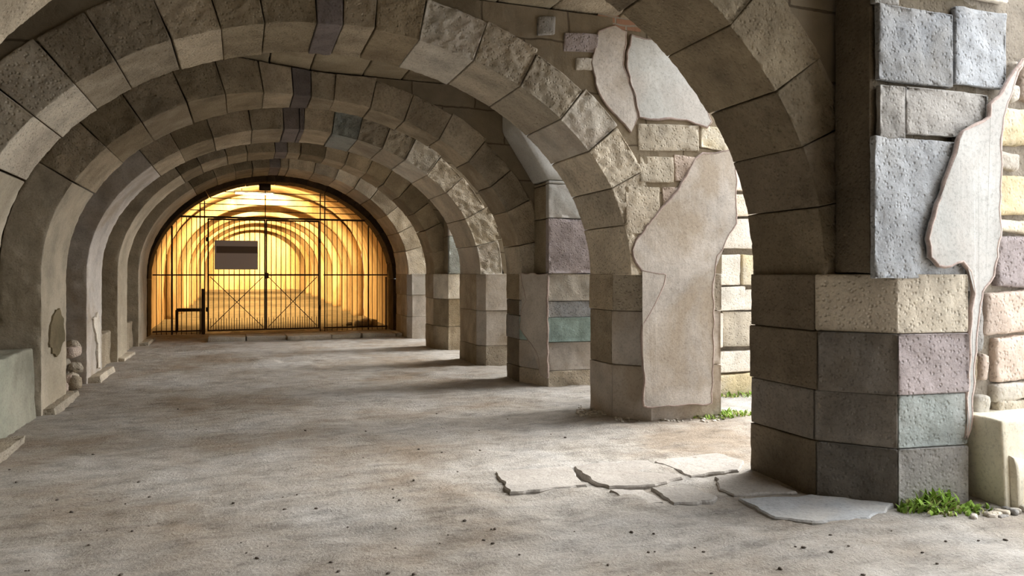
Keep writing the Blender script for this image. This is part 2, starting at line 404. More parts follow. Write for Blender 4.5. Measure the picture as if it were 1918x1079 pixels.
# ------------------------------------------------------------------ right piers
def pier(i, label, courses, A, B, C, D, E, res, mc=None):
    """courses: (z0, z1, colour of the inner block, colour of the front block)"""
    root = empty('stone_pier', label, 'pier', ((A[0]+D[0])/2, (A[1]+D[1])/2, 0), 'piers between the gallery and the light')
    cq = Vector(((A[0]+D[0])/2, (A[1]+D[1])/2+.1))
    for k, (z0, z1, mi, mf) in enumerate(courses):
        jx = [0, .008, -.006, .005][k % 4]
        Dp = (D[0], D[1]+(E[1]-D[1])*.5)
        Bk = (B[0]+jx, B[1]+[0, .03, -.02, .02][k % 4]); Ck = (C[0]+jx, C[1]+jx); Ak = (A[0]+jx, A[1]); Dk = (D[0], D[1]+jx)
        fl_ = {(1, -1): .016, (2, 1): .001, (2, -1): .001, (0, 1): .001, (0, -1): .001}
        if mc and mc[k]:
            Cp = (Ck[0]*.45+Dp[0]*.55-.1, Bk[1]*.5+Dp[1]*.5)
            quadblock([Ck, Dk, Dp, Cp], z0, z1, 'stone_block', mf, root, res, .012, .007, fl_)
            quadblock([Bk, Ck, Cp, (Cp[0]-.04, Cp[1]+.05)], z0, z1, 'stone_block', mc[k], root, res, .012, .007, fl_, gap=.001)
            quadblock([Bk, (Cp[0]-.04, Cp[1]+.05), Dp, E, Ak][0:1]+[Dp, E, Ak], z0, z1, 'stone_block', mi, root, res, .012, .008, {(2, 1): .001, (2, -1): .001}); continue
        quadblock([Ck, Dk, Dp, Bk], z0, z1, 'stone_block', mf, root, res, .012, .007, fl_)
        quadblock([Bk, Dp, E, Ak], z0, z1, 'stone_block', mi, root, res, .012, .008, {(2, 1): .001, (2, -1): .001})
    bm = bmesh.new(); pl = [Vector(p)+(cq-Vector(p)).normalized()*.05 for p in (A, B, C, D, E)]
    lo = [bm.verts.new((p.x, p.y, 0)) for p in pl]; hi = [bm.verts.new((p.x, p.y, 1.62)) for p in pl]
    bm.faces.new(lo[::-1]); bm.faces.new(hi)
    for q in range(5): bm.faces.new((lo[q], lo[(q+1) % 5], hi[(q+1) % 5], hi[q]))
    obj('mortar_core', bm, 'mortar', root, False)
    return root
def zrow(vs, Y, u): return [atY(u, v, Y)[1] for v in vs]
P1 = pier(1, 'nearest pier of coloured stone blocks, purple and blue-green front faces', [
    (-.05, .40, 'umber', 'grey'), (.40, .78, 'dusk', 'green'), (.78, 1.215, 'umber', 'purple'), (1.215, 1.64, 'umber', 'cream')],
    (4.0, 5.20), (4.0, 4.43), (4.36, 4.02), (4.96, 3.95), (5.18, 5.2), .032, ['dusk', 'dusk', 'dusk', None])
P2 = pier(2, 'second pier, smooth plastered, with grass at its right foot', [
    (-.05, .60, 'plaster', 'plaster'), (.60, 1.22, 'tan', 'plaster'), (1.22, 1.64, 'tan', 'cream')],
    (4.0, 8.25), (4.0, 7.66), (4.32, 7.32), (5.2, 7.25), (5.2, 8.25), .04)
P3 = pier(3, 'third pier, dark inside with a large plaster patch and purple block above', [
    (-.05, .22, 'umber', 'cream'), (.22, .64, 'umber', 'plaster'), (.64, 1.0, 'grey', 'teal'), (1.0, 1.24, 'umber', 'blue'), (1.24, 1.64, 'brown', 'white')],
    (4.0, 11.28), (4.0, 10.70), (4.22, 10.05), (5.2, 9.98), (5.2, 11.28), .05)
P4 = pier(4, 'fourth pier, pale plastered front beside a rough pitted arch foot', [
    (-.05, .35, 'brown', 'cream'), (.35, .98, 'tan', 'plaster'), (.98, 1.64, 'tan', 'plaster')],
    (4.0, 14.0), (4.0, 12.9), (4.12, 12.7), (5.2, 12.65), (5.2, 14.0), .06)
P5 = pier(5, 'fifth pier, dark with a narrow pale front edge', [
    (-.05, .5, 'brown', 'tan'), (.5, 1.1, 'tan', 'brown'), (1.1, 1.64, 'tan', 'white')],
    (4.0, 16.85), (4.0, 16.1), (4.2, 15.55), (5.2, 15.5), (5.2, 16.85), .08)
P6 = pier(6, 'farthest pier next to the right end of the iron gate, pale front', [
    (-.05, .55, 'tan', 'plaster'), (.55, 1.1, 'tan', 'plaster'), (1.1, 1.64, 'tan', 'plaster_light')],
    (4.0, 20.3), (4.0, 18.9), (4.1, 18.7), (5.2, 18.65), (5.2, 20.3), .09)
# upper pilasters in front of arches 1, 3, 5
def px(u0, u1, v0, v1, Y):
    x0, z1 = atY(u0, v0, Y); x1, z0 = atY(u1, v1, Y); return x0, x1, z0, z1
Y1 = 4.0
for (u0, u1, v0, v1, mt, nm) in [(1640, 1812, 258, 517, 'blue', ''), (1650, 1700, 161, 257, 'grey', ''), (1699, 1856, 164, 258, 'grey', ''),
                                 (1648, 1789, 8, 159, 'blue', ''), (1792, 1932, 14, 168, 'blue', ''), (1690, 1935, -70, 9, 'white', ''), (1640, 1688, -70, 6, 'grey', '')]:
    x0, x1, z0, z1 = px(u0, u1, v0, v1, Y1)
    zt = z1
    boxblock(x0, min(x1, 5.42), Y1, 4.06, z0-.022, zt+.022, 'stone_block', mt, P1, .028, .012, .006, {(1, -1): .017}, gap=.002, fscale=7)
boxblock(4.14, 5.19, 4.062, 4.40, 1.64, 4.9, 'pier_core', 'umber', P1, .05)
boxblock(4.14, 5.3, Y1+.02, 4.06, atY(1700, -70, Y1)[1], 4.9, 'stone_block', 'grey', P1, .06)
boxblock(4.9, 5.2, 4.03, 4.06, 1.6, 2.9, 'mortar_fill', 'mortar', P1, .06)
def slopefront(root, y0, y1, x0, xs, z_a, z_b, ztop, mats):
    zz = [1.64, 2.45, 2.95, z_a]
    for k in range(3):
        boxblock(x0, XR, y0, y0+.13, zz[k], zz[k+1], 'stone_block', mats[k], root, .05, .012, .006, {(1, -1): .014})
        boxblock(x0+.01, XR, y0+.13, y1, zz[k], zz[k+1], 'stone_block', 'brown', root, .06, .012, .008)
    bm = bmesh.new(); s = nseed()
    def fn(u, v, w):
        z = z_a+.004+(ztop-z_a)*w; xl = x0+(xs-x0)*min(1, (z-z_a)/(z_b-z_a)); return Vector((xl+(XR-xl)*u, y0+(y1-y0)*v, z))
    block(bm, (XR-x0, y1-y0, ztop-z_a), fn, .06, .02, .008, None, s); obj('stone_block', bm, mats[3], root)
slopefront(P3, 10.0, 10.62, 4.2, 3.7, 3.0, 3.75, CEIL, ['purple', 'plaster_light', 'plaster_light', 'plaster_light'])
slopefront(P5, 15.5, 16.02, 4.2, 3.8, 3.1, 3.85, CEIL, ['green', 'plaster_light', 'plaster', 'plaster'])
# plaster skins
Q = lambda pts, Y: [atY(u, v, Y) for u, v in pts]
patch('plaster_patch', Q([(1848, 195), (1868, 178), (1884, 150), (1908, 112), (1895, 150), (1876, 205), (1868, 240), (1864, 480), (1852, 515), (1832, 545), (1822, 600), (1817, 700), (1810, 800),
    (1803, 820), (1806, 730), (1811, 620), (1818, 540), (1812, 508), (1797, 492), (1775, 497), (1752, 497), (1736, 480), (1733, 445), (1745, 395), (1765, 340), (1782, 290), (1796, 250), (1825, 232), (1846, 222)], 3.99), 3.985, .03, 'plaster_light', P1)
def canted(root, B, C, pts, mat, seed, lip='render', th=.03, amp=.012):
    # outline given as (share of the way from B to C, height)
    L = hypot(C[0]-B[0], C[1]-B[1]); po = wloc(root)
    patch('plaster_patch', [(a*L+po.x, z) for a, z in pts], 0.0+po.y, th, mat, root, lip, seed, amp, (B[0], B[1], atan2(C[1]-B[1], C[0]-B[0])))
canted(P3, (4.0, 10.70), (4.22, 10.05), [(.12, 1.64), (1.0, 1.64), (1.0, .12), (.8, .14), (.72, .42), (.45, .62), (.1, .80), (.14, 1.05), (.3, 1.25)], 'plaster', 5.0)
def footpatch(i, pts, mat, seed):
    x, y0, y1 = FOOT[i]; canted(FROOT[i], (x, y0), (x, y1), pts, mat, seed, None, .016, .03)
footpatch(3, [(.28, 1.0), (.42, 1.16), (.62, 1.2), (.8, 1.05), (.82, .78), (.6, .62), (.36, .66), (.24, .82)], 'olive', 2.0)
footpatch(4, [(.3, .95), (.62, 1.02), (.75, .8), (.8, .12), (.62, .10), (.58, .5), (.45, .75)], 'white', 4.0)
footpatch(2, [(.4, 1.25), (.6, 1.4), (.8, 1.2), (.7, .9), (.5, .95)], 'tan', 6.0)
P2F = 7.25
patch('plaster_patch', Q([(1183, 470), (1190, 450), (1225, 405), (1265, 360), (1300, 300), (1315, 290), (1375, 280), (1376, 420), (1368, 430), (1340, 480), (1330, 540), (1334, 640), (1330, 755), (1203, 762), (1202, 612), (1240, 535), (1246, 515), (1200, 507), (1188, 492)], P2F), P2F+.0, .035, 'plaster', P2)
patch('plaster_patch', Q([(1172, 120), (1180, 68), (1230, 80), (1300, 160), (1330, 230), (1322, 238), (1285, 226), (1195, 221), (1186, 180)], P2F), P2F, .03, 'plaster_light', ROOT[2])
patch('plaster_patch', Q([(1108, 118), (1120, 60), (1150, 48), (1172, 62), (1166, 120), (1180, 165), (1192, 222), (1182, 250), (1160, 225), (1135, 195), (1120, 175)], P2F), P2F, .022, 'plaster', ROOT[2])
# spandrel stones of arch 2 and its upper pier
for (u0, u1, v0, v1, mt) in [(1192, 1308, 228, 288, 'cream'), (1195, 1260, 290, 345, 'cream'), (1262, 1312, 290, 345, 'pink'), (1170, 1235, 347, 440, 'cream'), (1238, 1300, 347, 400, 'pink'),
                             (1055, 1120, 58, 103, 'purple'), (1005, 1040, 28, 70, 'grey'), (1075, 1110, 106, 135, 'white'), (1310, 1370, 235, 285, 'yellow')]:
    x0, x1, z0, z1 = px(u0, u1, v0, v1, P2F)
    boxblock(x0, x1, P2F-.034, P2F+.3, z0, z1, 'stone_block', mt, ROOT[2], .035, .014, .008, {(1, -1): .016}, gap=.005, skew=.02, fscale=7)
x0, x1, z0, z1 = px(1120, 1200, 8, 60, P2F)
bm = bmesh.new(); cube(bm, x0, x1, P2F-.002, P2F+.2, z0, z1); obj('brick_infill', bm, 'brick', ROOT[2], False)
# plaster on pier 3's chamfer and pier 4's front handled by block colours
# ------------------------------------------------------------------ shell
def grid(name, P0, U, V, nu, nv, amp, fs, mat, thick=None, kind='structure', fn=None):
    bm = bmesh.new(); P0 = Vector(P0); U = Vector(U); V = Vector(V); nl = U.cross(V).normalized(); g = []
    for a in range(nu+1):
        row = []
        for b in range(nv+1):
            p = P0+U*(a/nu)+V*(b/nv); d = amp*noise.fractal(p*fs, .9, 2.1, 5)
            if fn: d = fn(p, d)
            row.append(bm.verts.new(p+nl*d))
        g.append(row)
    for a in range(nu):
        for b in range(nv): bm.faces.new((g[a][b], g[a+1][b], g[a+1][b+1], g[a][b+1]))
    if thick:
        e = bmesh.ops.extrude_face_region(bm, geom=bm.faces[:])
        for x in e['geom']:
            if isinstance(x, bmesh.types.BMVert): x.co -= nl*thick
    o = obj(name, bm, mat); tag(o, kind=kind); return o
def fl(p, d):
    k = .55+.9*max(0, noise.noise((p.x*.5, p.y*.5, 3)))
    f = d*k
    f += .007*noise.fractal(Vector((p.x*8, p.y*11, 4)), .7, 2.1, 3)
    f += -.012*max(0, noise.noise((p.x*3.1, p.y*5.2, 9))-.25)*2
    return f
def ground_z(X, Y): return fl(Vector((X, Y, 0)), .036*noise.fractal(Vector((X, Y, 0))*1.7, .9, 2.1, 5))-.004
def floor_mesh():
    bm = bmesh.new()
    xs = [-3.2]; 
    while xs[-1] < 12: xs.append(xs[-1]+(.045 if xs[-1] < 5.6 else .15))
    ys = [-3.0]
    while ys[-1] < 22.6:
        y = ys[-1]; ys.append(y+(.2 if y < 1 else .035 if y < 6 else .06 if y < 12 else .12))
    g = []
    for x in xs:
        row = []
        for y in ys:
            p = Vector((x, y, 0)); d = .036*noise.fractal(p*1.7, .9, 2.1, 5)
            row.append(bm.verts.new((x, y, fl(p, d)-.004)))
        g.append(row)
    for a in range(len(xs)-1):
        for b in range(len(ys)-1): bm.faces.new((g[a][b], g[a+1][b], g[a+1][b+1], g[a][b+1]))
    o = obj('floor', bm, 'dirt'); tag(o, kind='structure')
floor_mesh()
grid('wall_left', (-2.82, -3, -.1), (0, 25.3, 0), (0, 0, 4.6), 180, 40, .05, 1.5, 'wall', thick=.3)
# ceiling of long slabs lying from arch to arch
ceil = bpy.data.objects.new('ceiling', None); COL.objects.link(ceil); tag(ceil, kind='structure'); ceil.location = (1, 10, CEIL)
edges = [-3.0, 1.4]+[ (A[1]+A[2])/2 for A in ARCH]+[22.0]
rnd = random.Random(5)
for y0, y1 in zip(edges[:-1], edges[1:]):
    x = -2.8
    while x < 4.5:
        x2 = min(4.62, x+rnd.uniform(.5, .85))
        if 4.62-x2 < .3: x2 = 4.62
        boxblock(x, x2, y0, y1, CEIL+rnd.uniform(0, .02), CEIL+.3, 'ceiling_slab', rnd.choice(['slab', 'slab', 'tan', 'brown']), ceil, .12, .02, .008, gap=.003)
        x = x2
boxblock(-2.85, 4.6, -3.05, 22.2, CEIL+.3, CEIL+.42, 'ceiling_topping', 'mortar', ceil, .8)
# unseen wall added behind the viewer to cut the frontal light
grid('wall_back_blocker', (-2.8, -3.0, -.1), (8.2, 0, 0), (0, 0, 4.9), 40, 20, .03, 1.5, 'wall', thick=.3)
# unseen side wall and vault, added behind the viewer as light blockers
for (a0, a1) in ((-3.0, 2.0),):
    o = boxblock(4.0, 5.2, a0, a1, -.05, 4.4, 'wall_right', 'tan', None, .2, .03, .02); tag(o, kind='structure')
    bm = bmesh.new(); n = 40; fr = []
    for yy in (a0, a1):
        lo = [bm.verts.new((.94+3.07*cos(pi*k/n), yy, 1.64+2.4*sin(pi*k/n))) for k in range(n+1)]
        hi = [bm.verts.new((.94+3.07*cos(pi*k/n), yy, CEIL)) for k in range(n+1)]
        fr.append((lo, hi))
    for k in range(n):
        for lo, hi in fr: bm.faces.new((lo[k], lo[k+1], hi[k+1], hi[k]))
        bm.faces.new((fr[0][0][k], fr[0][0][k+1], fr[1][0][k+1], fr[1][0][k]))
    tag(obj('wall_above_blocker', bm, 'spandrel', smooth=False), kind='structure')
# bench wall on the left
for (y0, y1, top, mt) in [(5.3, 7.15, .74, 'bench'), (8.3, 9.93, .80, 'bench')]:
    bm = bmesh.new(); s = nseed()
    def fn(u, v, w, y0=y0, y1=y1, top=top): return Vector((-2.85+.66*u-.03*(w)*u, y0+(y1-y0)*v, -.05+(top+.05)*w+.02*noise.noise((u, v*6, s))*w))
    block(bm, (.66, y1-y0, top), fn, .06, .03, .012, None, s)
    o = obj('bench_wall', bm, mt)
    tag(o, 'low green limewashed bench wall %s' % ('at the left edge, nearest bay' if y0 < 6 else 'along the left wall, ending at the arch foot with the dark patch'), 'bench wall')
# broken rubble bench further on
def stoneling(name, c, size, mat, parent=None, label=None, cat=None, group=None, kind=None, res=.03, rot=0.0, amp=.02):
    bm = bmesh.new(); s = nseed(); cr, sr = cos(rot), sin(rot); c = Vector(c)
    def fn(u, v, w):
        x = (u-.5)*size[0]; y = (v-.5)*size[1]
        return Vector((c.x+x*cr-y*sr, c.y+x*sr+y*cr, c.z+w*size[2]))
    block(bm, size, fn, res, min(size)*.4, amp, None, s, 7)
    if parent: return obj(name, bm, mat, parent)
    o = obj(name, bm, mat, origin=c); tag(o, label, cat, group, kind); return o
rb = empty('broken_bench', 'crumbled rubble bench between the second and third visible left arch feet', 'bench wall', (-2.5, 12, 0))
boxblock(-2.74, -2.36, 11.38, 12.62, -.05, .55, 'masonry_core', 'mortar', rb, .06, .05, .04)
rnd = random.Random(9)
for k in range(16):
    stoneling('rubble_stone', (-2.32+rnd.uniform(-.12, .1), 11.55+.95*rnd.random(), rnd.choice([-.02, .2, .45])), (rnd.uniform(.16, .3), rnd.uniform(.18, .34), rnd.uniform(.14, .24)), rnd.choice(['cream', 'grey', 'tan', 'pink']), rb, rot=rnd.uniform(-.5, .5))
for (y0, y1, nm) in [(14.05, 15.95, 'low stone bench behind the whitish left arch foot'), (16.9, 18.65, 'low stone bench just before the last left arch foot')]:
    o = boxblock(-2.85, -2.25, y0, y1, -.05, .6, 'bench_wall', 'tan', None, .08, .04, .02); tag(o, nm, 'bench wall')
# ------------------------------------------------------------------ gate arch and its wall
GY0, GY1 = 21.5, 22.3
gr = empty('gate_arch', 'dark arch that frames the iron gate, its deep shade put into the stone colour', 'arch', (.95, 21.9, 1.5))
voussoirs(gr, 6, GY0, GY1, .95, 3.2, 1.5, 4.17, (['shade_stone'], ['shade_stone']), 'shade_stone', seed=3)
spandrel(gr, 6, GY0, GY1, .95, 3.2, 1.5, 4.17, -2.9, XR, CEIL, 'shade_stone', xr_b=1.5)
boxblock(-2.9, -2.25, GY0, GY1, -.05, 1.5, 'jamb', 'shade_stone', gr, .09)
boxblock(4.15, 5.2, GY0, GY1, -.05, 1.5, 'jamb', 'shade_stone', gr, .09)
grid('wall_right', (4.75, 20.25, -.1), (0, 1.3, 0), (0, 0, 4.6), 16, 40, .03, 1.5, 'wall', thick=.3)
# threshold slabs in front of the gate
rnd = random.Random(3); x = -.75; k = 0
while x < 3.9:
    x2 = min(4.0, x+rnd.uniform(.75, 1.3))
    o = boxblock(x, x2, 19.35+rnd.uniform(-.08, .08), 20.25, -.05, .115, 'threshold_slab', 'white', None, .08, .02, .012, gap=.006, skew=.02)
    tag(o, ['leftmost', 'second from the left', 'third from the left', 'fourth from the left', 'fifth from the left', 'sixth from the left', 'seventh from the left'][k]+' of the pale threshold slabs before the gate', 'slab', 'threshold slabs before the gate'); k += 1
    x = x2
# ------------------------------------------------------------------ outdoor cross walls right of the piers
def rubble(root, x0, x1, y0, z0, z1, seed, wmin, wmax, hmin, hmax, mats, res=.05, depth=.22):
    rnd = random.Random(seed); z = z0
    while z < z1-.05:
        h = rnd.uniform(hmin, hmax); x = x0-rnd.uniform(0, .12)
        while x < x1:
            w = rnd.uniform(wmin, wmax); xs = max(x, x0); hh = h*rnd.uniform(.86, 1)
            if min(x+w, x1)-xs > .06:
                boxblock(xs, min(x+w, x1), y0+rnd.uniform(-.03, .02), y0+depth, z, z+hh, 'wall_stone', rnd.choice(mats), root, res, .016, .009, gap=.005, skew=.015, fscale=7)
            x += w
        z += h
def wall_thing(name, label, x0, x1, y0, y1, z1):
    o = empty(name, label, 'wall', ((x0+x1)/2, y0, 0))
    boxblock(x0, x1, y0+.08, y1, -.05, z1, 'mortar_core', 'mortar', o, .12, .03, .02); return o
W1 = wall_thing('rubble_wall', 'rubble wall of yellow and pink stones at the right edge of the photo', 5.0, 8.5, 3.98, 4.36, 4.9)
for (u0, u1, v0, v1, mt) in [(1869, 1960, 196, 276, 'yellow'), (1867, 1915, 279, 320, 'white'), (1866, 1950, 323, 405, 'yellow'), (1866, 1945, 408, 438, 'yellow'), (1872, 1960, 441, 540, 'purple'),
        (1850, 1955, 544, 626, 'pink'), (1869, 1960, 630, 713, 'pink'), (1821, 1848, 545, 660, 'grey'), (1821, 1838, 664, 724, 'brown'), (1841, 1858, 662, 716, 'pink'),
        (1866, 1970, 717, 748, 'white'), (1872, 1960, 751, 779, 'cream'), (1834, 1862, 740, 781, 'white'), (1900, 1912, 112, 150, 'white'), (1897, 1915, 155, 192, 'white'), (1917, 1960, 110, 192, 'pink')]:
    x0, x1, z0, z1 = px(u0, u1, v0, v1, 4.0)
    boxblock(x0, x1, 4.0, 4.2, z0, z1, 'wall_stone', mt, W1, .028, .03, .011, gap=.003, skew=.015, fscale=8)
xe = atY(1962, 400, 4.0)[0]
rubble(W1, xe, 8.4, 4.0, .62, 4.8, 21, .3, .6, .2, .34, ['yellow', 'pink', 'white', 'cream', 'purple'], .06)
rubble(W1, 5.9, 8.4, 4.0, 0, .6, 22, .4, .7, .25, .34, ['yellow', 'white', 'cream'], .06)
W2 = wall_thing('rubble_wall', 'sunlit pale rubble wall seen between the two nearest piers', 5.25, 9.0, 8.5, 9.0, 4.9)
rubble(W2, 5.25, 8.9, 8.44, 0, 4.8, 31, .5, .95, .3, .5, ['yellow', 'white', 'cream', 'white'], .06)
for k, (i, yf, yb, yp, cx, a, zs, zc) in enumerate(ARCH[2:]):  # unseen walls beside the farther arches, added only to block light
    bm = bmesh.new(); cube(bm, XR+.01, 9.0, yf, yb, -.05, 4.9)
    o = obj('wall_yard_blocker', bm, 'rubble', smooth=False); tag(o, kind='structure')
# marble block with a curved moulding, right edge
mb = empty('marble_block', 'large cream marble block with a curved moulding at the right edge, on the ground', 'stone block', (5.35, 3.75, 0))
x0, x1, z0, z1 = px(1872, 2020, 781, 950, 3.72)
bm = bmesh.new(); s = nseed()
def fnm(u, v, w):
    zz = -.04+.66*w
    yy = 3.72+.4*v
    return Vector((x0+.02+(x1-x0)*u+.05*(1-w)*(1-u)+.05*v*(1-u), yy, zz))
block(bm, (x1-x0, .4, .66), fnm, .03, .02, .006, None, s); obj('block_body', bm, 'marble', mb)
bm = bmesh.new(); n = 24
cols = []
for k in range(n+1):
    u = k/n; x = x0+.10+(x1-x0-.1)*u; zt = .30-.10*sin(u*pi)*.6+.02
    col = []
    for (d, h) in ((0, zt+.05), (.03, zt+.04), (.045, zt), (.05, zt-.05), (.05, .0), (0, -.02)):
        col.append(bm.verts.new((x+.05*(1-h/.3)*(1-u)*.4, 3.722-d, h)))
    cols.append(col)
for k in range(n):
    for j in range(5): bm.faces.new((cols[k][j], cols[k+1][j], cols[k+1][j+1], cols[k][j+1]))
bm.faces.new(cols[0]); bm.faces.new(cols[-1][::-1]); obj('curved_moulding', bm, 'marble', mb)
rnd = random.Random(17)
for k in range(12):
    u = rnd.uniform(1800, 1935); v = rnd.uniform(905, 965); X, Y = gnd(u, v)
    if u > 1815 and v < 948: v = 955; X, Y = gnd(u, v)
    stoneling('loose_stone', (X, min(Y, 3.66), ground_z(X, min(Y, 3.66))-.015), (rnd.uniform(.05, .12), rnd.uniform(.05, .1), rnd.uniform(.03, .06)), rnd.choice(['white', 'cream', 'grey']), None, 'small loose stone on the ground around the foot of the marble block', 'stone', 'loose stones by the marble block', rot=rnd.random()*3, res=.02, amp=.008)
# ------------------------------------------------------------------ gate
GY = 22.05
gx = lambda u: atY(u, 500, GY)[0]
gz = lambda v: atY(500, v, GY)[1]
def arch_in(x, m=.03):
    t = (x-.95)/3.2
    return 1.5+2.67*sqrt(max(0, 1-t*t))-m
grille = empty('gate_grille', 'fixed iron grille filling the dark arch around the two gate leaves', 'gate', (gx(497), GY, 0))
zr, zm, zb = gz(409), gz(515), .09
def part(parent, name, mat, segs, r=.011, box=None, label=None):
    bm = bmesh.new()
    for a, b in segs: tube(bm, a, b, r, 6)
    if box: cube(bm, *box)
    o = obj(name, bm, mat, parent, smooth=False)
    if label: o['label'] = label
    return o
xl, xr_ = -2.2, 4.1
part(grille, 'rail', 'iron', [((xl, GY, zm), (gx(383), GY, zm))], .02); part(grille, 'rail', 'iron', [((gx(606), GY, zm), (xr_, GY, zm))], .02)
part(grille, 'rail', 'iron', [((gx(328), GY, zr), (gx(688), GY, zr))], .028)
part(grille, 'rail', 'iron', [((xl, GY, zb), (gx(383), GY, zb))], .02); part(grille, 'rail', 'iron', [((gx(606), GY, zb), (xr_, GY, zb))], .02)
for v in (362, 374, 385, 397):
    z = gz(v); hw = 3.2*sqrt(max(0, 1-((z-1.5)/2.67)**2))-.05
    part(grille, 'rail', 'iron', [((.95-hw, GY, z), (.95+hw, GY, z))], .012)
for u in (379, 604):
    for du in (-4.2, 4.2):
        x = gx(u+du); part(grille, 'post', 'iron', [], box=(x-.014, x+.014, GY-.03, GY+.03, -.05, arch_in(x)))
x = gx(497); part(grille, 'post', 'iron', [((x, GY, zr), (x, GY, arch_in(x)))], .014)
x = gx(322); part(grille, 'post', 'iron', [((x, GY, -.05), (x, GY, arch_in(x)))], .026)
x = gx(690); part(grille, 'post', 'iron', [((x, GY, -.05), (x, GY, arch_in(x)))], .022)
x = 4.05; part(grille, 'post', 'iron', [((x, GY, -.05), (x, GY, 1.55))], .022)
u = 293
while u < 740:
    if not (370 < u < 612) and abs(u-322) > 4 and abs(u-690) > 4:
        x = gx(u)
        if xl < x < xr_: part(grille, 'bar', 'iron', [((x, GY, 0), (x, GY, min(zr, arch_in(x))))], .0105)
    u += 9.4
def leaf(u0, u1, label, hinge):
    x0, x1 = gx(u0), gx(u1); lf = empty('gate_leaf', label, 'gate', ((x0+x1)/2, GY-.02, 0))
    Y = GY-.02
    bm = bmesh.new()
    for x in (x0, x1): cube(bm, x-.02, x+.02, Y-.02, Y+.02, .07, zr-.04)
    cube(bm, x0, x1, Y-.02, Y+.02, zr-.08, zr-.035); cube(bm, x0, x1, Y-.02, Y+.02, .07, .11)
    obj('frame', bm, 'iron', lf, False)
    part(lf, 'rail', 'iron', [((x0, Y, zm), (x1, Y, zm))], .024)
    n = 11
    for k in range(1, n):
        x = x0+(x1-x0)*k/n; part(lf, 'bar', 'iron', [((x, Y, .1), (x, Y, zr-.05))], .0105)
    for k in range(n):
        x = x0+(x1-x0)*(k+.5)/n; part(lf, 'short_bar', 'iron', [((x, Y, .1), (x, Y, .42))], .008)
    part(lf, 'brace', 'iron', [((x0+.05, Y-.015, zm-.05), (x1-.05, Y-.015, .16))], .011)
    part(lf, 'brace', 'iron', [((x1-.05, Y-.03, zm-.05), (x0+.05, Y-.03, .16))], .011)
    for v in (450, 578):
        z = gz(v); xx = x0-.03 if hinge == 0 else x1+.03
        part(lf, 'hinge', 'iron', [((xx, Y-.02, z-.06), (xx, Y-.02, z+.06))], .03)
    return lf
l1 = leaf(390, 496, 'left leaf of the iron bar gate, behind the grey board', 0)
l2 = leaf(499, 597, 'right leaf of the iron bar gate, without the grey board', 1)
bm = bmesh.new(); x = gx(499); cube(bm, x-.04, x+.06, GY-.07, GY-.02, zm-.1, zm+.06); obj('lock_box', bm, 'iron', l2, False)
x0, z1 = atY(402, 450, GY-.05); x1, z0 = atY(483, 505, GY-.05)
sg = empty('notice_board', 'grey-purple notice board with a dark strip, hung on the left gate leaf', 'sign', ((x0+x1)/2, GY-.06, z0))
bm = bmesh.new(); cube(bm, x0, x1, GY-.075, GY-.045, z0, z1); bmesh.ops.bevel(bm, geom=bm.edges[:], offset=.006, segments=1); obj('board', bm, 'sign', sg, False)
sz0 = atY(405, 474, GY-.07)[1]; sz1 = atY(405, 461, GY-.07)[1]
bm = bmesh.new(); cube(bm, x0+.04, x1-.01, GY-.082, GY-.074, sz0, sz1); o = obj('dark_strip', bm, 'sign_dark', sg, False); o['label'] = 'dark brown strip'
x = gx(380); bm = bmesh.new(); cube(bm, x-.035, x+.035, GY-.12, GY-.05, -.03, gz(540)); o = obj('bollard', bm, 'iron', smooth=False)
tag(o, 'short dark iron stop post left of the gate leaves, on the floor', 'post')
# flood lamp on the gate arch
fx, fz = atY(496, 351, 21.45)
fo = empty('flood_lamp', 'small dark flood lamp fixed at the crown of the gate arch', 'lamp', (fx, 21.45, fz))
bm = bmesh.new(); cube(bm, fx-.15, fx+.15, 21.3, 21.46, fz-.09, fz+.09); bmesh.ops.bevel(bm, geom=bm.edges[:], offset=.03, segments=2); obj('housing', bm, 'iron', fo)
bm = bmesh.new(); tube(bm, (fx, 21.46, fz), (fx, 21.6, fz+.1), .03); obj('bracket', bm, 'iron', fo)
# ------------------------------------------------------------------ tunnel beyond the gate
TY0, TY1 = 22.3, 58.0
def tz(y): return .5*max(0, (y-23)/35)
bm = bmesh.new(); n = 36; m = 60; rows = []
for j in range(m+1):
    y = TY0+(TY1-TY0)*j/m; f = tz(y); row = []
    for k in range(n+1):
        t = k/n
        if t < .2: p = (4.35, -.1+1.7*t/.2)
        elif t > .8: p = (-2.45, -.1+1.7*(1-t)/.2)
        else:
            an = pi*(t-.2)/.6; p = (.95+3.4*cos(an), 1.6+3.05*sin(an))
        d = .04*noise.fractal((p[0]*1.3, y*1.3, p[1]*1.3), .9, 2, 4)
        row.append(bm.verts.new((p[0]+d, y, p[1]+f+d)))
    rows.append(row)
for j in range(m):
    for k in range(n): bm.faces.new((rows[j][k], rows[j+1][k], rows[j+1][k+1], rows[j][k+1]))
tag(obj('ceiling_tunnel', bm, 'tunnel'), kind='structure')
bm = bmesh.new(); rows = []
for j in range(73):
    y = TY0+(TY1-TY0)*j/72
    rows.append([bm.verts.new((-2.6+7.1*k/24, y, tz(y)+.02*noise.fractal((k*.6, y*1.5, 1), .9, 2, 3))) for k in range(25)])
for j in range(72):
    for k in range(24): bm.faces.new((rows[j][k], rows[j+1][k], rows[j+1][k+1], rows[j][k+1]))
tag(obj('floor_tunnel', bm, 'dirt_dark'), kind='structure')
bm = bmesh.new(); cube(bm, -2.7, 4.6, TY1-.05, TY1+.2, 0, 5.2); tag(obj('wall_tunnel_end', bm, 'tunnel', smooth=False), kind='structure')
ordn = ['first', 'second', 'third', 'fourth', 'fifth', 'sixth', 'seventh', 'eighth', 'ninth', 'tenth', 'eleventh']
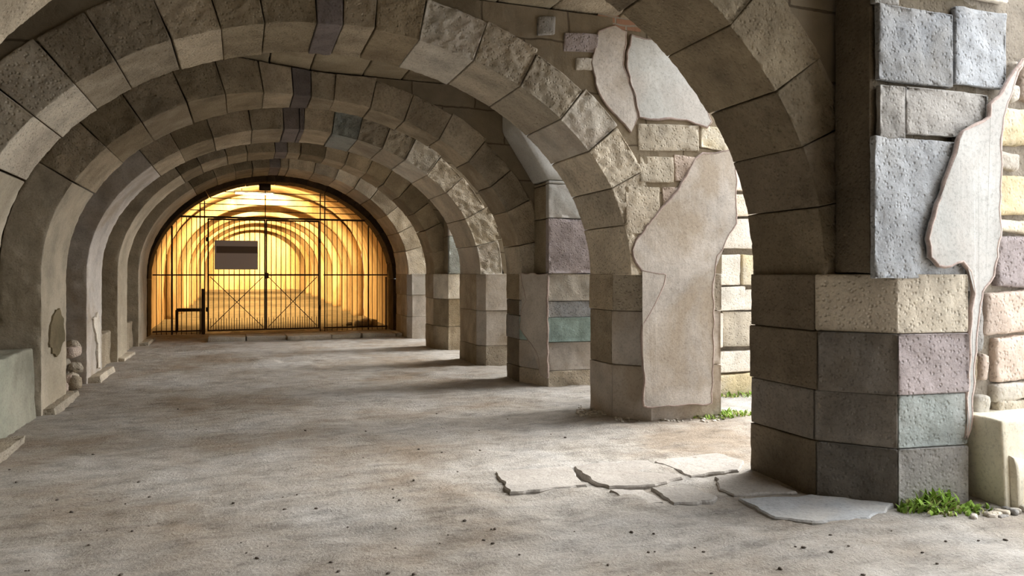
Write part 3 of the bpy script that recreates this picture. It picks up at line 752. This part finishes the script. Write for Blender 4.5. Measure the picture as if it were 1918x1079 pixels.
def rib(y, w, name, label):
    bm = bmesh.new(); s = nseed(); f = tz(y); n = 44; secs = []
    for k in range(n+1):
        t = k/n
        for_ = []
        for r, yy in ((0, y), (0, y+w), (.4, y+w), (.4, y)):
            ax, bx = 3.02+r, 2.45+r
            if t < .16: x, z = .95+ax, -.1+1.7*t/.16
            elif t > .84: x, z = .95-ax, -.1+1.7*(1-t)/.16
            else:
                an = pi*(t-.16)/.68; x, z = .95+ax*cos(an), 1.6+bx*sin(an)
            d = .02*noise.noise((x*2.2, yy*2, z*2.2))
            for_.append(bm.verts.new((x+d, yy+d, z+f+d)))
        secs.append(for_)
    for k in range(n):
        for q in range(4): bm.faces.new((secs[k][q], secs[k][(q+1) % 4], secs[k+1][(q+1) % 4], secs[k+1][q]))
    bm.faces.new(secs[0]); bm.faces.new(secs[-1][::-1])
    o = obj(name, bm, 'tunnel'); tag(o, label, 'arch', 'lamp-lit arches beyond the gate'); return o
for k in range(8): rib([28.2, 31, 34.5, 37.4, 41, 45, 49.5, 54][k], .8, 'tunnel_arch', 'yellow lamp-lit stone arch beyond the gate bars, %s one behind the gate' % ordn[k])
def tube_lamp(X, Y, Z, label):
    t = empty('tube_lamp', label, 'lamp', (X, Y, Z), 'tube lamps beyond the gate')
    bm = bmesh.new(); tube(bm, (X-.6, Y, Z), (X+.6, Y, Z), .035, 10); obj('glow_tube', bm, 'tube', t)
    bm = bmesh.new(); cube(bm, X-.65, X+.65, Y-.06, Y+.06, Z+.04, Z+.075); obj('housing', bm, 'chip', t, False)
    for q in (-.4, .4):
        bm = bmesh.new(); tube(bm, (X+q, Y, Z+.07), (X+q, Y, Z+.16), .012); obj('hanger', bm, 'iron', t)
    L = bpy.data.lights.new('tube_glow', 'AREA'); L.shape = 'RECTANGLE'; L.size = 1.2; L.size_y = .12; L.energy = TUBE_W; L.color = (1.0, .66, .26)
    lo = bpy.data.objects.new('tube_glow', L); COL.objects.link(lo); lo.location = (0, 0, -.06); lo.rotation_euler = (.75, 0, 0); lo.parent = t
TUBE_W = 480
for k, (y, x) in enumerate([(26.6, .45), (32.05, .9), (38.45, .9), (46.05, .9), (55, .9)]):  # tubes past the first are added out of sight to brighten the tunnel
    tube_lamp(x, y, 4.34 if k == 0 else 4.17+tz(y), 'glowing tube lamp %s' % ['just behind the gate, brightest', 'added unseen to light the tunnel, second along it', 'added unseen to light the tunnel, third along it', 'added unseen to light the tunnel, fourth along it', 'added unseen to light the tunnel, last along it'][k])
rnd = random.Random(2)
for k, (u, v, s) in enumerate([(676, 588, .34), (690, 600, .4), (705, 602, .36), (662, 601, .22)]):
    X = gx(u)*1.04; stoneling('fallen_stone', (X, 23.3+.2*k, -.02), (s, s*.8, s*.7), 'tan', None, 'fallen stone on the floor behind the right side of the gate', 'stone', 'fallen stones behind the gate', rot=k, res=.05)
bm = bmesh.new(); X0 = gx(326); X1 = gx(376)
tube(bm, (X0, 23, .62), (X1, 23, .62), .05)
for X in (X0, X1): tube(bm, (X, 23, -.02), (X, 23, .62), .04)
tag(obj('rail_barrier', bm, 'iron'), 'low dark rail barrier behind the left side of the gate', 'barrier')
# ------------------------------------------------------------------ paving set in the dirt
def slab(pix, mat, label, th=.06, top=.017):
    P = [Vector(gnd(u, v)) for u, v in pix]; c = sum(P, Vector((0, 0)))/len(P)
    J = jag([c+(p-c)*.97 for p in P], .03, .017, nseed())
    bm = bmesh.new(); n = len(J)
    lo = [bm.verts.new((p.x, p.y, top-th)) for p in J]
    md = [bm.verts.new((p.x, p.y, top-.012)) for p in J]
    up = []
    for p in J:
        q = c+(p-c)*(1-.012/max(.1, (p-c).length)); up.append(bm.verts.new((q.x, q.y, top+.006*noise.noise((q.x*4, q.y*4, 2)))))
    for A_, B_ in ((lo, md), (md, up)):
        for i in range(n): bm.faces.new((A_[i], A_[(i+1) % n], B_[(i+1) % n], B_[i]))
    f = bm.faces.new(up); bmesh.ops.triangulate(bm, faces=[f])
    o = obj('paving_slab', bm, mat, smooth=False, origin=(c.x, c.y, 0)); tag(o, label, 'paving slab', 'paving slabs by the nearest pier')
slab([(924, 885), (1068, 876), (1098, 912), (1010, 922), (952, 927)], 'paver', 'leftmost paving slab, with a dark ragged left edge')
slab([(1074, 876), (1120, 870), (1212, 864), (1282, 898), (1230, 912), (1140, 917), (1105, 903)], 'paver', 'largest pale paving slab, in the middle of the group')
slab([(1222, 866), (1340, 850), (1395, 866), (1385, 884), (1292, 896)], 'paver', 'upper right paving slab, closest to the back corner of the nearest pier')
slab([(1140, 920), (1208, 918), (1246, 944), (1180, 949)], 'paver', 'small brownish paving slab below the largest slab', top=.011)
slab([(1216, 917), (1290, 912), (1348, 934), (1330, 944), (1262, 948)], 'paver', 'small smooth light paving slab in front of the largest slab')
slab([(1340, 895), (1402, 888), (1500, 924), (1375, 930), (1345, 918)], 'paver', 'dusty paving slab lying along the foot of the nearest pier', top=.015)
slab([(1380, 936), (1520, 928), (1680, 946), (1640, 972), (1520, 982), (1450, 972)], 'paver_blue', 'bluish paving slab in front of the nearest pier', top=.013)
# ------------------------------------------------------------------ pebbles, grit, weeds
rnd = random.Random(77); protos = []
def pebble_mesh(seed, s):
    bm = bmesh.new(); bmesh.ops.create_icosphere(bm, subdivisions=2, radius=1)
    for v in bm.verts:
        d = 1+.35*noise.noise(v.co*1.3+Vector((seed, 0, 0))); v.co = Vector((v.co.x*d*s, v.co.y*d*s*.75, v.co.z*d*s*.5))
    return bm
for q in range(4): protos.append((pebble_mesh(q*3.3, .016), 'pebble'))
PM = []
for bm, mt in protos:
    me = bpy.data.meshes.new('pebble'); bm.to_mesh(me); bm.free(); me.materials.append(M[mt])
    for p in me.polygons: p.use_smooth = True
    PM.append(me)
for k in range(90):
    while True:
        u = rnd.uniform(0, 1918); v = 760+320*rnd.random()**.8; X, Y = gnd(u, v)
        if -2 < X < 4 and not (900 < u < 1700 and 850 < v < 985): break
        if X >= 4 and Y < 3.6: break
    o = bpy.data.objects.new('pebble', PM[k % 4]); COL.objects.link(o); s = rnd.uniform(.35, 1.0)
    o.location = (X, Y, .0+fl(Vector((X, Y, 0)), 0.036*noise.fractal(Vector((X, Y, 0))*1.7, .9, 2.1, 5))); o.scale = (s, s, s); o.rotation_euler = (0, 0, rnd.random()*6)
    tag(o, 'small dark pebble lying loose on the dirt floor', 'pebble', 'dark pebbles scattered over the dirt floor')
# crumbs of plaster at the feet of the second pier
bm = bmesh.new(); rnd = random.Random(8)
for k in range(420):
    u = rnd.uniform(1080, 1345); v = rnd.gauss(778, 5)+ (0 if u > 1150 else -6); X, Y = gnd(u, v); s = rnd.uniform(.008, .028)
    mtx = bmesh.ops.create_icosphere(bm, subdivisions=1, radius=s)
    for w in mtx['verts']: w.co = Vector((w.co.x, w.co.y, w.co.z*.6))+Vector((X, Y, ground_z(X, Y)+.006))
tag(obj('plaster_crumbs', bm, 'chip'), 'crumbs of plaster and grit strewn at the foot of the second pier', 'debris', kind='stuff')
def weed(u, v, R, n, h, label, seed, dry=.3):
    X, Y = gnd(u, v); rnd = random.Random(seed); root = empty('weed_tuft', label, 'weed', (X, Y, ground_z(X, Y)))
    for part_, mt, cnt, hh in (('green_leaves', 'leaf', int(n*(1-dry)), h), ('dry_blades', 'dry', int(n*dry), h*.7)):
        bm = bmesh.new()
        for k in range(cnt):
            a = rnd.random()*6.28; d = R*sqrt(rnd.random()); bx, by = X+d*cos(a)*1.6, Y+d*sin(a)*.6
            L = hh*rnd.uniform(.4, 1)*(1.15-d/R*.6); w = rnd.uniform(.006, .016); ba = rnd.random()*6.28; lean = rnd.uniform(.3, 1.3)
            dx, dy = cos(ba), sin(ba); prev = None
            for t in range(5):
                q = t/4; z = L*(q-.35*q*q*lean); o_ = L*lean*.7*q*q; ww = w*(sin(pi*min(1, q*.85+.15)))+.0008
                c1 = bm.verts.new((bx+dx*o_-dy*ww, by+dy*o_+dx*ww, z-.005+ground_z(bx, by))); c2 = bm.verts.new((bx+dx*o_+dy*ww, by+dy*o_-dx*ww, z-.005+ground_z(bx, by)))
                if prev: bm.faces.new((prev[0], prev[1], c2, c1))
                prev = (c1, c2)
        obj(part_, bm, mt, root)
weed(1740, 947, .17, 190, .19, 'green weed tuft at the foot of the nearest pier', 1)
weed(1800, 957, .17, 150, .09, 'low weed patch beside the marble block, right of the taller tuft', 2, .4)
weed(1355, 778, .28, 300, .12, 'grass patch at the right foot of the second pier', 3, .45)
weed(1385, 742, .3, 200, .10, 'grass patch farther back in the sunlit bay beside the nearest pier', 4, .5)
# ------------------------------------------------------------------ light, sky, camera
w = bpy.data.worlds.new('sky'); sc.world = w; w.use_nodes = True; nt = w.node_tree
bg = nt.nodes['Background']; bg.inputs[0].default_value = (.92, .96, 1.0, 1); bg.inputs[1].default_value = 1.7
S = bpy.data.lights.new('sun', 'SUN'); S.energy = 7.0; S.angle = radians(60); S.color = (1, .965, .91)
so = bpy.data.objects.new('sun', S); COL.objects.link(so); so.location = (12, -4, 12)
so.rotation_euler = Vector((-.8, -.28, -.5)).to_track_quat('-Z', 'Y').to_euler()
cam = bpy.data.cameras.new('camera'); co = bpy.data.objects.new('camera', cam); COL.objects.link(co)
co.location = (0, 0, H); co.rotation_euler = (pi/2, 0, -TH); cam.sensor_width = 36; cam.lens = F/1918*36; cam.shift_y = -(539.5-HV)/1918
cam.clip_start = .05; cam.clip_end = 300; sc.camera = co
sc.view_settings.view_transform = 'Standard'; sc.view_settings.look = 'None'; sc.view_settings.gamma = 1
sc.view_settings.exposure = 1.3
sc.cycles.max_bounces = 12; sc.cycles.diffuse_bounces = 8
